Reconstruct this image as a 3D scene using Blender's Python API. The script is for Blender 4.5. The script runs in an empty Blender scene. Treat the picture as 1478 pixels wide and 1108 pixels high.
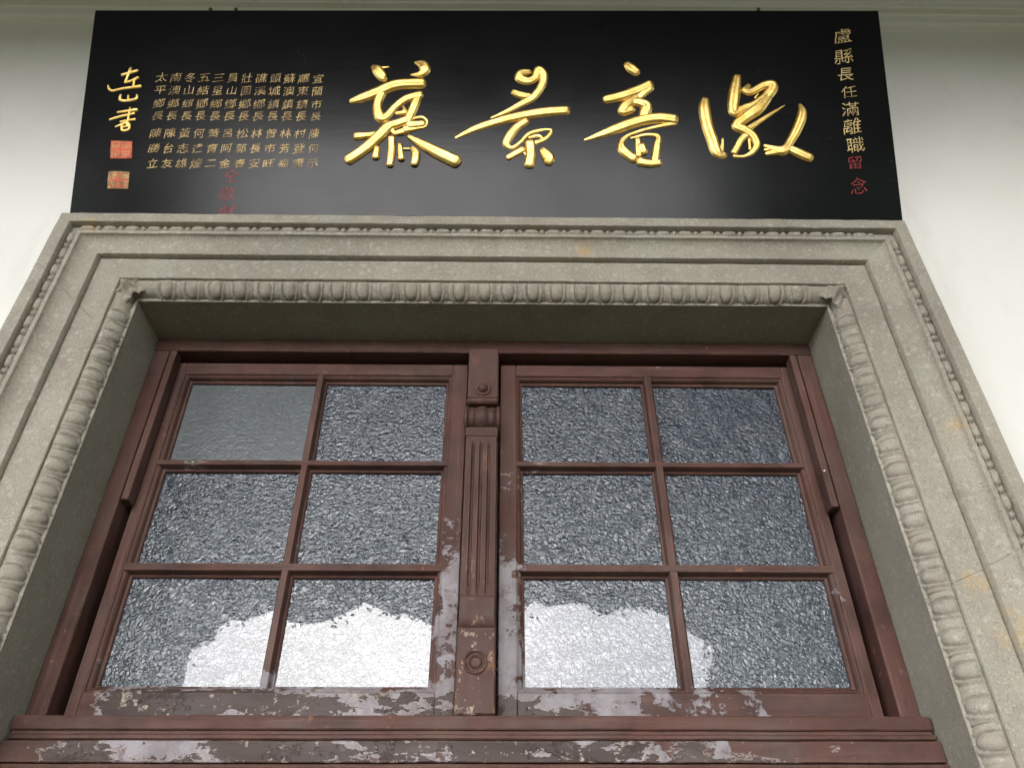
import bpy, math, random
from mathutils import Vector, noise

# ------------------------------------------------------------------ camera, sky, sun, exposure
scene = bpy.context.scene
COL = scene.collection
R = math.radians

cam_data = bpy.data.cameras.new('camera')
cam = bpy.data.objects.new('camera', cam_data)
COL.objects.link(cam)
cam_data.sensor_width = 36.0
cam_data.lens = 1110.0 / 1478.0 * 36.0
cam_data.clip_start = 0.02
cam_data.clip_end = 500.0
cam.location = (0.0421, -1.4475, 0.0)          # z = 0 is the photographer's eye, the ground is 1.6 m below
cam.rotation_mode = 'XYZ'
cam.rotation_euler = (R(90 + 36.836), R(0.0), R(-0.853))
cam.rotation_euler.rotate_axis('Z', R(-0.13))
scene.camera = cam

SUN_ELEV, SUN_AZ = 22.0, -9.0                 # azimuth seen from the wall: 0 = straight out, negative = to the left
world = bpy.data.worlds.new('World')
scene.world = world
world.use_nodes = True
wn = world.node_tree
wn.nodes.clear()
w_out = wn.nodes.new('ShaderNodeOutputWorld')
w_bg = wn.nodes.new('ShaderNodeBackground')
w_sky = wn.nodes.new('ShaderNodeTexSky')
w_hsv = wn.nodes.new('ShaderNodeHueSaturation')
w_sky.sky_type = 'NISHITA'
w_sky.sun_disc = False
w_sky.sun_elevation = R(SUN_ELEV)
w_sky.sun_rotation = R(180.0 - SUN_AZ)
w_sky.dust_density = 4.0
w_sky.air_density = 1.2
w_hsv.inputs['Saturation'].default_value = 0.28
w_bg.inputs['Strength'].default_value = 0.15
wn.links.new(w_sky.outputs[0], w_hsv.inputs['Color'])
w_mix = wn.nodes.new('ShaderNodeMix'); w_mix.data_type = 'RGBA'      # thin overcast evens the clear sky out
w_mix.inputs[0].default_value = 0.84
w_mix.inputs[7].default_value = (6.5, 6.85, 7.8, 1.0)
wn.links.new(w_hsv.outputs[0], w_mix.inputs[6])
wn.links.new(w_mix.outputs[2], w_bg.inputs['Color'])
wn.links.new(w_bg.outputs[0], w_out.inputs['Surface'])

sun_data = bpy.data.lights.new('sun', 'SUN')
sun = bpy.data.objects.new('sun', sun_data)
COL.objects.link(sun)
sun_data.energy = 0.5
sun_data.angle = R(80.0)
sun_data.color = (1.0, 0.96, 0.90)
az, el = R(SUN_AZ), R(SUN_ELEV)
sun_dir = Vector((math.sin(az) * math.cos(el), -math.cos(az) * math.cos(el), math.sin(el)))
sun.location = sun_dir * 40
sun.rotation_euler = sun_dir.to_track_quat('Z', 'Y').to_euler()

scene.view_settings.view_transform = 'Standard'
scene.view_settings.look = 'None'
scene.view_settings.gamma = 1.0
scene.view_settings.exposure = 2.42
scene.cycles.max_bounces = 8
scene.cycles.diffuse_bounces = 5
scene.cycles.glossy_bounces = 4

# ------------------------------------------------------------------ material helpers
class NT:
    """small wrapper for writing node graphs"""
    def __init__(self, name):
        self.mat = bpy.data.materials.new(name)
        self.mat.use_nodes = True
        self.t = self.mat.node_tree
        self.t.nodes.clear()
        self.out = self.t.nodes.new('ShaderNodeOutputMaterial')
        self.bsdf = self.t.nodes.new('ShaderNodeBsdfPrincipled')
        self.t.links.new(self.bsdf.outputs[0], self.out.inputs[0])
        self.geo = self.t.nodes.new('ShaderNodeNewGeometry')
        self.pos = self.geo.outputs['Position']
    def set(self, socket, v):
        s = self.bsdf.inputs[socket]
        if isinstance(v, (int, float, tuple)):
            s.default_value = v if not (isinstance(v, tuple) and len(v) == 3) else (*v, 1.0)
        else:
            self.t.links.new(v, s)
    def _in(self, n, i, v):
        if v is None: return
        if isinstance(v, (int, float)): n.inputs[i].default_value = v
        elif isinstance(v, tuple):
            d = n.inputs[i].default_value
            n.inputs[i].default_value = (*v, 1.0) if (len(d) == 4 and len(v) == 3) else v
        else: self.t.links.new(v, n.inputs[i])
    def math(self, op, a, b=None, c=None, clamp=False):
        n = self.t.nodes.new('ShaderNodeMath'); n.operation = op; n.use_clamp = clamp
        self._in(n, 0, a); self._in(n, 1, b); self._in(n, 2, c)
        return n.outputs[0]
    def vmath(self, op, a, b):
        n = self.t.nodes.new('ShaderNodeVectorMath'); n.operation = op
        self._in(n, 0, a); self._in(n, 1, b)
        return n.outputs['Value'] if op in ('DISTANCE', 'LENGTH', 'DOT_PRODUCT') else n.outputs['Vector']
    def scale(self, v): return self.vmath('MULTIPLY', self.pos, v)
    def noise(self, scale, detail=4.0, rough=0.55, vec=None, dist=0.0):
        n = self.t.nodes.new('ShaderNodeTexNoise')
        self._in(n, 'Vector', vec if vec is not None else self.pos)
        n.inputs['Scale'].default_value = scale; n.inputs['Detail'].default_value = detail
        n.inputs['Roughness'].default_value = rough; n.inputs['Distortion'].default_value = dist
        return n.outputs[0]
    def noisecol(self, scale, detail=2.0):
        n = self.t.nodes.new('ShaderNodeTexNoise')
        self._in(n, 'Vector', self.pos); n.inputs['Scale'].default_value = scale; n.inputs['Detail'].default_value = detail
        return n.outputs[1]
    def voronoi(self, scale, vec=None, feature='F1', out='Distance'):
        n = self.t.nodes.new('ShaderNodeTexVoronoi'); n.feature = feature
        self._in(n, 'Vector', vec if vec is not None else self.pos); n.inputs['Scale'].default_value = scale
        return n.outputs[out]
    def step(self, v, a, b, lo=0.0, hi=1.0):
        n = self.t.nodes.new('ShaderNodeMapRange'); n.interpolation_type = 'SMOOTHSTEP'
        self._in(n, 0, v)
        n.inputs[1].default_value = a; n.inputs[2].default_value = b
        n.inputs[3].default_value = lo; n.inputs[4].default_value = hi
        return n.outputs[0]
    def mix(self, f, a, b, mode='MIX'):
        n = self.t.nodes.new('ShaderNodeMix'); n.data_type = 'RGBA'; n.blend_type = mode; n.clamp_factor = True
        self._in(n, 0, f); self._in(n, 6, a); self._in(n, 7, b)
        return n.outputs[2]
    def t_rgb(self, v):
        n = self.t.nodes.new('ShaderNodeCombineColor')
        for i in range(3): self.t.links.new(v, n.inputs[i])
        return n.outputs[0]
    def xyz(self):
        n = self.t.nodes.new('ShaderNodeSeparateXYZ'); self._in(n, 0, self.pos); return n.outputs
    def bump(self, h, strength=0.5, dist=0.01, prev=None):
        n = self.t.nodes.new('ShaderNodeBump'); n.inputs['Strength'].default_value = strength; n.inputs['Distance'].default_value = dist
        self._in(n, 'Height', h)
        if prev is not None: self.t.links.new(prev, n.inputs['Normal'])
        return n.outputs[0]
    def spots(self, pts):
        """soft irregular spots of stain round real points of the surface"""
        acc = None
        wob = self.vmath('MULTIPLY', self.vmath('SUBTRACT', self.noisecol(22, 4), (0.5, 0.5, 0.5)), (0.05, 0.05, 0.05))
        p = self.vmath('ADD', self.pos, wob)
        for q, rad in pts:
            m = self.step(self.vmath('DISTANCE', p, q), rad, rad * 0.3)
            acc = m if acc is None else self.math('MAXIMUM', acc, m)
        return acc

def mat_plaster():
    m = NT('white_plaster')
    c = m.mix(m.step(m.noise(1.3, 5), 0.35, 0.7), (0.80, 0.78, 0.725), (0.74, 0.715, 0.65))
    c = m.mix(m.math('MULTIPLY', m.step(m.noise(9, 6, 0.65, m.scale((1.0, 1.0, 0.25))), 0.52, 0.75), 0.35), c, (0.60, 0.59, 0.53))
    specks = m.math('MULTIPLY', m.step(m.voronoi(7.0), 0.045, 0.02), m.step(m.noise(3.0), 0.52, 0.6))
    c = m.mix(m.math('MULTIPLY', specks, 0.6), c, (0.35, 0.33, 0.28))
    m.set('Base Color', c); m.set('Roughness', 0.85)
    h = m.math('ADD', m.noise(60, 4), m.math('MULTIPLY', m.noise(6, 3), 2.0))
    m.set('Normal', m.bump(h, 0.25, 0.004))
    return m.mat

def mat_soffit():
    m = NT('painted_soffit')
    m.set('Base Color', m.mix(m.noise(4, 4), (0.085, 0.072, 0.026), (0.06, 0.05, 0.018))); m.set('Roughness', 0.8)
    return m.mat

STAINS = [((0.905, -0.25, 0.80), 0.035), ((-0.30, -0.23, 1.20), 0.022), ((-0.90, -0.25, 1.33), 0.03),
          ((0.22, -0.24, 1.29), 0.035), ((0.84, -0.23, 0.50), 0.035), ((0.87, -0.24, 0.42), 0.05), ((0.79, -0.23, 0.72), 0.016), ((-0.93, -0.24, 0.9), 0.02)]
def mat_stone(name, dark=0.0, carve=False):
    m = NT(name)
    base = m.mix(m.step(m.noise(3.2, 6, 0.6), 0.35, 0.68), (0.360, 0.325, 0.258), (0.268, 0.240, 0.188))
    base = m.mix(m.math('MULTIPLY', m.step(m.noise(14, 5, 0.65), 0.5, 0.72), 0.5), base, (0.23, 0.20, 0.165))
    base = m.mix(m.math('MULTIPLY', m.step(m.noise(5, 5, 0.6, m.vmath('ADD', m.pos, (7.1, 0, 3.3))), 0.55, 0.7), 0.45), base, (0.32, 0.33, 0.265))
    grain = m.voronoi(430.0, out='Color')
    g = m.t.nodes.new('ShaderNodeSeparateColor'); m.t.links.new(grain, g.inputs[0])
    gv = m.math('MULTIPLY', m.math('SUBTRACT', g.outputs[0], 0.5), 0.5)
    sc = m.t.nodes.new('ShaderNodeMix'); sc.data_type = 'RGBA'; sc.blend_type = 'MIX'
    base = m.mix(m.step(g.outputs[0], 0.86, 0.95, 0, 0.38), base, (0.56, 0.54, 0.47))
    base = m.mix(m.step(g.outputs[1], 0.16, 0.05, 0, 0.38), base, (0.12, 0.11, 0.09))
    big = m.voronoi(120.0, out='Color')
    g2 = m.t.nodes.new('ShaderNodeSeparateColor'); m.t.links.new(big, g2.inputs[0])
    base = m.mix(m.step(g2.outputs[0], 0.90, 0.98, 0, 0.35), base, (0.50, 0.48, 0.42))
    if carve:
        base = m.mix(m.math('MULTIPLY', m.step(m.noise(18, 4), 0.42, 0.66), 0.7), base, (0.345, 0.30, 0.235))
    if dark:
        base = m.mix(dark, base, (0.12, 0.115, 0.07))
    st = m.math('MULTIPLY', m.spots(STAINS), m.step(m.noise(32, 6, 0.7), 0.42, 0.62, 0.05, 1.0))
    base = m.mix(m.math('MULTIPLY', st, 0.5), base, (0.52, 0.34, 0.12))
    m.set('Base Color', base); m.set('Roughness', 0.82)
    h = m.math('ADD', m.math('MULTIPLY', g.outputs[0], 0.5), m.math('MULTIPLY', m.noise(70, 5, 0.6), 1.4))
    m.set('Normal', m.bump(h, 0.55, 0.0022))
    return m.mat

def mat_wood(name, peel=1.0, flecks=0.0, grain=(1.0, 1.0, 0.05)):
    """old maroon paint: sound at the top, weathered to lavender grey and flaked to bare wood lower down"""
    m = NT(name)
    s = m.xyz(); x, z = s[0], s[2]
    ax = m.math('ABSOLUTE', x)
    c = m.mix(m.step(m.noise(7, 6, 0.65), 0.35, 0.7), (0.108, 0.047, 0.036), (0.056, 0.028, 0.022))
    c = m.mix(m.math('MULTIPLY', m.step(m.noise(4.5, 7, 0.68, m.vmath('ADD', m.pos, (3, 5, 1))), 0.44, 0.66), 0.75), c, (0.110, 0.064, 0.050))
    c = m.mix(m.math('MULTIPLY', m.step(m.noise(9, 6, 0.7, m.vmath('ADD', m.pos, (9, 2, 4))), 0.54, 0.70), 0.6), c, (0.090, 0.062, 0.055))
    c = m.mix(m.math('MULTIPLY', m.step(m.noise(26, 6, 0.75, m.scale((1, 1, 0.5))), 0.55, 0.75), 0.5), c, (0.055, 0.028, 0.025))
    gr = m.noise(62, 5, 0.7, m.scale(grain))
    c = m.mix(m.step(gr, 0.52, 0.72, 0, 0.55), c, (0.042, 0.022, 0.02))
    c = m.mix(m.step(gr, 0.46, 0.30, 0, 0.40), c, (0.19, 0.105, 0.088))
    fl = m.math('MULTIPLY', m.step(m.noise(45, 6, 0.7), 0.62, 0.68), m.step(m.noise(6, 3, 0.5, m.vmath('ADD', m.pos, (1, 8, 2))), 0.48, 0.60))
    c = m.mix(m.math('MULTIPLY', fl, 0.6), c, (0.33, 0.16, 0.075))
    h = m.math('ADD', m.math('MULTIPLY', m.noise(30, 4, 0.6), 0.4), m.math('MULTIPLY', gr, -0.7))
    if peel > 0:
        low = m.step(z, 0.46, 0.37)
        side = m.math('MULTIPLY', m.step(x, 0.60, 0.25, 0.12, 1.0), m.step(x, -0.70, -0.62, 0.15, 1.0))
        cen = m.math('MULTIPLY', m.step(ax, 0.115, 0.06), m.step(z, 0.84, 0.60))
        w = m.math('MAXIMUM', m.math('MULTIPLY', low, side), m.math('MULTIPLY', cen, 0.95))
        n1 = m.math('ADD', m.math('MULTIPLY', m.noise(7.0, 10, 0.68, m.scale((1.2, 1.0, 0.9)), 0.2), 0.60), m.math('MULTIPLY', m.noise(30, 10, 0.74, m.scale((0.8, 1, 1))), 0.40))
        v1 = m.math('ADD', n1, m.math('MULTIPLY', w, 0.165 * peel))
        a = m.step(v1, 0.618, 0.632)
        lav = m.mix(m.step(m.noise(16, 6, 0.68), 0.35, 0.66), (0.315, 0.292, 0.305), (0.200, 0.170, 0.172))
        lav = m.mix(m.step(m.noise(38, 6, 0.7), 0.56, 0.64, 0, 0.75), lav, (0.155, 0.095, 0.09))
        c = m.mix(m.math('MULTIPLY', a, 0.95), c, lav)
        n2 = m.math('ADD', m.math('MULTIPLY', m.noise(7.0, 10, 0.68, m.vmath('ADD', m.scale((0.6, 1.0, 1.5)), (4.2, 1.7, 8.8)), 0.1), 0.72), m.math('MULTIPLY', m.noise(40, 9, 0.72, m.scale((0.5, 1, 1))), 0.28))
        low2 = m.step(z, 0.41, 0.36)
        w2 = m.math('MULTIPLY', low2, side)
        v2 = m.math('ADD', n2, m.math('MULTIPLY', w2, 0.15 * peel))
        bare = m.step(v2, 0.630, 0.637)
        edge = m.math('MULTIPLY', m.step(v2, 0.616, 0.625), m.math('SUBTRACT', 1.0, bare))
        c = m.mix(m.math('MULTIPLY', edge, 0.7), c, (0.40, 0.345, 0.325))
        wood = m.mix(m.step(m.noise(14, 6, 0.65, m.scale((0.35, 1, 2.0))), 0.35, 0.65), (0.088, 0.063, 0.055), (0.060, 0.042, 0.037))
        c = m.mix(bare, c, wood)
        fk = m.math('MULTIPLY', m.math('MULTIPLY', m.step(m.noise(50, 7, 0.74), 0.585, 0.61), m.step(v2, 0.585, 0.63)), 0.85)
        c = m.mix(fk, c, (0.44, 0.37, 0.30))
        h = m.math('ADD', h, m.math('MULTIPLY', m.math('SUBTRACT', 1.0, bare), 0.9))
        h = m.math('ADD', h, m.math('MULTIPLY', a, 0.4))
    if flecks > 0:
        c = m.mix(m.step(m.noise(8, 6, 0.68, m.vmath('ADD', m.scale((1, 1, 0.4)), (6, 6, 1))), 0.36, 0.66, 0.1, 0.65), c, (0.072, 0.040, 0.034))
        lowf = m.step(z, 0.56, 0.42, 0.0, 1.0)
        n3 = m.noise(9, 8, 0.7, m.vmath('ADD', m.pos, (2, 2, 7)))
        f1 = m.math('MULTIPLY', m.step(m.math('ADD', m.noise(48, 7, 0.72), m.math('MULTIPLY', m.math('SUBTRACT', n3, 0.5), 0.5)), 0.565, 0.60), lowf)
        c = m.mix(m.math('MULTIPLY', f1, 0.85 * flecks), c, (0.42, 0.33, 0.25))
        f2 = m.math('MULTIPLY', m.step(m.noise(26, 8, 0.72, m.vmath('ADD', m.scale((1, 1, 0.45)), (5, 1, 3))), 0.56, 0.63), m.step(z, 0.95, 0.55, 0.25, 0.9))
        c = m.mix(m.math('MULTIPLY', f2, 0.6), c, (0.30, 0.155, 0.085))
        h = m.math('SUBTRACT', h, m.math('MULTIPLY', f1, 0.5))
    bv = m.t.nodes.new('ShaderNodeBevel'); bv.samples = 4; bv.inputs['Radius'].default_value = 0.004
    rub = m.step(m.vmath('DOT_PRODUCT', bv.outputs[0], m.geo.outputs['True Normal']), 0.985, 0.86)      # paint rubbed thin on the arrises
    rub = m.math('MULTIPLY', rub, m.step(m.noise(24, 6, 0.7), 0.40, 0.62))
    c = m.mix(m.math('MULTIPLY', rub, 0.7), c, (0.24, 0.125, 0.088))
    m.set('Base Color', c)
    m.set('Roughness', m.step(m.noise(12, 4), 0.3, 0.7, 0.48, 0.72))
    m.set('Specular IOR Level', 0.28)
    m.set('Normal', m.bump(h, 0.7, 0.0025))
    return m.mat

def mat_glass(name, amp=1.0, tint=(0.042, 0.053, 0.070), scale=1.0, rough=0.25, lo=0.6, hi=1.45):
    """obscured glass: pressed pebble relief under a smooth outer face that mirrors the sky"""
    m = NT(name)
    wob = m.vmath('MULTIPLY', m.vmath('SUBTRACT', m.noisecol(26, 3), (0.5, 0.5, 0.5)), (0.030, 0.030, 0.030))
    p = m.vmath('ADD', m.pos, wob)
    n1 = m.noise(128 * scale, 2.0, 0.45, m.vmath('MULTIPLY', p, (1.0, 1.0, 1.30)), 0.7)
    n2 = m.voronoi(175 * scale, m.vmath('MULTIPLY', p, (0.8, 1.0, 1.3)), 'SMOOTH_F1')
    drift = m.noise(3.2, 3)                       # the relief is deeper in some places than in others
    h = m.math('MULTIPLY', m.math('ADD', n1, m.math('MULTIPLY', n2, 0.45)), m.step(drift, 0.3, 0.7, 0.65, 1.2))
    k = m.step(n1, 0.40, 0.64, lo, hi)
    c = m.mix(1.0, tint, m.t_rgb(k), 'MULTIPLY')
    dust = m.math('MULTIPLY', m.step(m.noise(9, 5, 0.65), 0.5, 0.75), 0.12)
    c = m.mix(dust, c, (0.16, 0.165, 0.16))
    m.set('Base Color', c)
    m.set('Roughness', rough)
    m.set('IOR', 1.74)
    m.set('Normal', m.bump(h, amp, 0.0027))
    m.set('Coat Weight', 1.0); m.set('Coat Roughness', 0.012); m.set('Coat IOR', 1.51)
    return m.mat

def mat_lacquer():
    m = NT('black_lacquer')
    d = m.step(m.voronoi(46.0), 0.11, 0.05)
    d = m.math('MULTIPLY', d, m.step(m.noise(17, 3), 0.5, 0.62))
    c = m.mix(m.math('MULTIPLY', d, 0.6), (0.0055, 0.006, 0.0062), (0.05, 0.05, 0.047))
    m.set('Base Color', c)
    m.set('Roughness', m.step(m.noise(5, 6, 0.65), 0.3, 0.75, 0.18, 0.23))
    m.set('Specular IOR Level', 0.17)
    m.set('Normal', m.bump(m.math('ADD', m.noise(55, 4, 0.6, m.scale((0.06, 1, 1))), m.math('MULTIPLY', d, 0.5)), 0.035, 0.003))
    return m.mat

def mat_gold(name, a, b, rough, metal=1.0):
    m = NT(name)
    m.set('Base Color', m.mix(m.step(m.noise(45, 4), 0.38, 0.66), a, b))
    m.set('Metallic', metal); m.set('Roughness', rough)
    m.set('Normal', m.bump(m.noise(130, 3), 0.25, 0.002))
    return m.mat

def mat_paint(name, a, b, rough=0.5):
    m = NT(name)
    m.set('Base Color', m.mix(m.step(m.noise(60, 4), 0.4, 0.65), a, b)); m.set('Roughness', rough)
    return m.mat

def mat_leaf(name, a, b):
    m = NT(name)
    m.set('Base Color', m.mix(m.step(m.noise(2.2, 3), 0.35, 0.65), a, b)); m.set('Roughness', 0.6)
    return m.mat

def mat_ground():
    m = NT('stone_paving')
    c = m.mix(m.noise(2.0, 5), (0.045, 0.040, 0.013), (0.03, 0.028, 0.010))
    c = m.mix(m.step(m.vmath('DISTANCE', m.pos, (0, 0, -1.6)), 6.0, 9.0), c, m.mix(m.noise(1.1, 6), (0.028, 0.036, 0.011), (0.042, 0.048, 0.015)))
    m.set('Base Color', c); m.set('Roughness', 0.9); m.set('Normal', m.bump(m.noise(35, 4), 0.4, 0.01))
    return m.mat

M = {
    'plaster': mat_plaster(), 'soffit': mat_soffit(),
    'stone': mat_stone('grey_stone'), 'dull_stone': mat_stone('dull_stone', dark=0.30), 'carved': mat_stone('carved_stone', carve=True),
    'paint': mat_wood('maroon_paint', 0.0), 'peeling': mat_wood('peeling_maroon_paint', 1.0),
    'worn': mat_wood('worn_maroon_paint', 0.0, 1.0),
    'paint_across': mat_wood('maroon_paint_across', 0.0, 0.0, (0.05, 1.0, 1.0)), 'peeling_across': mat_wood('peeling_maroon_paint_across', 1.0, 0.0, (0.05, 1.0, 1.0)),
    'glass': mat_glass('obscured_glass'), 'smooth_glass': mat_glass('hazy_glass', 0.30, (0.080, 0.094, 0.098), 0.9, 0.34, 0.85, 1.15),
    'lacquer': mat_lacquer(),
    'gold': mat_gold('gilding', (0.95, 0.68, 0.23), (0.82, 0.53, 0.14), 0.42),
    'gold_paint': mat_gold('gold_paint', (0.52, 0.37, 0.15), (0.19, 0.12, 0.05), 0.45, 0.4),
    'gold_line': mat_gold('gold_line', (0.72, 0.54, 0.24), (0.42, 0.29, 0.12), 0.42, 0.4),
    'red_paint': mat_paint('red_paint', (0.30, 0.016, 0.015), (0.17, 0.012, 0.012)),
    'vermilion': mat_paint('vermilion', (0.66, 0.080, 0.014), (0.48, 0.045, 0.010)),
    'iron': mat_paint('dark_iron', (0.03, 0.028, 0.025), (0.06, 0.045, 0.03)),
    'brass': mat_gold('pale_metal', (0.75, 0.70, 0.60), (0.6, 0.56, 0.5), 0.35),
    'leaf': mat_leaf('leaves', (0.035, 0.06, 0.018), (0.055, 0.085, 0.025)),
    'bark': mat_paint('bark', (0.11, 0.085, 0.06), (0.07, 0.055, 0.04), 0.9),
    'ground': mat_ground(),
}

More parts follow.
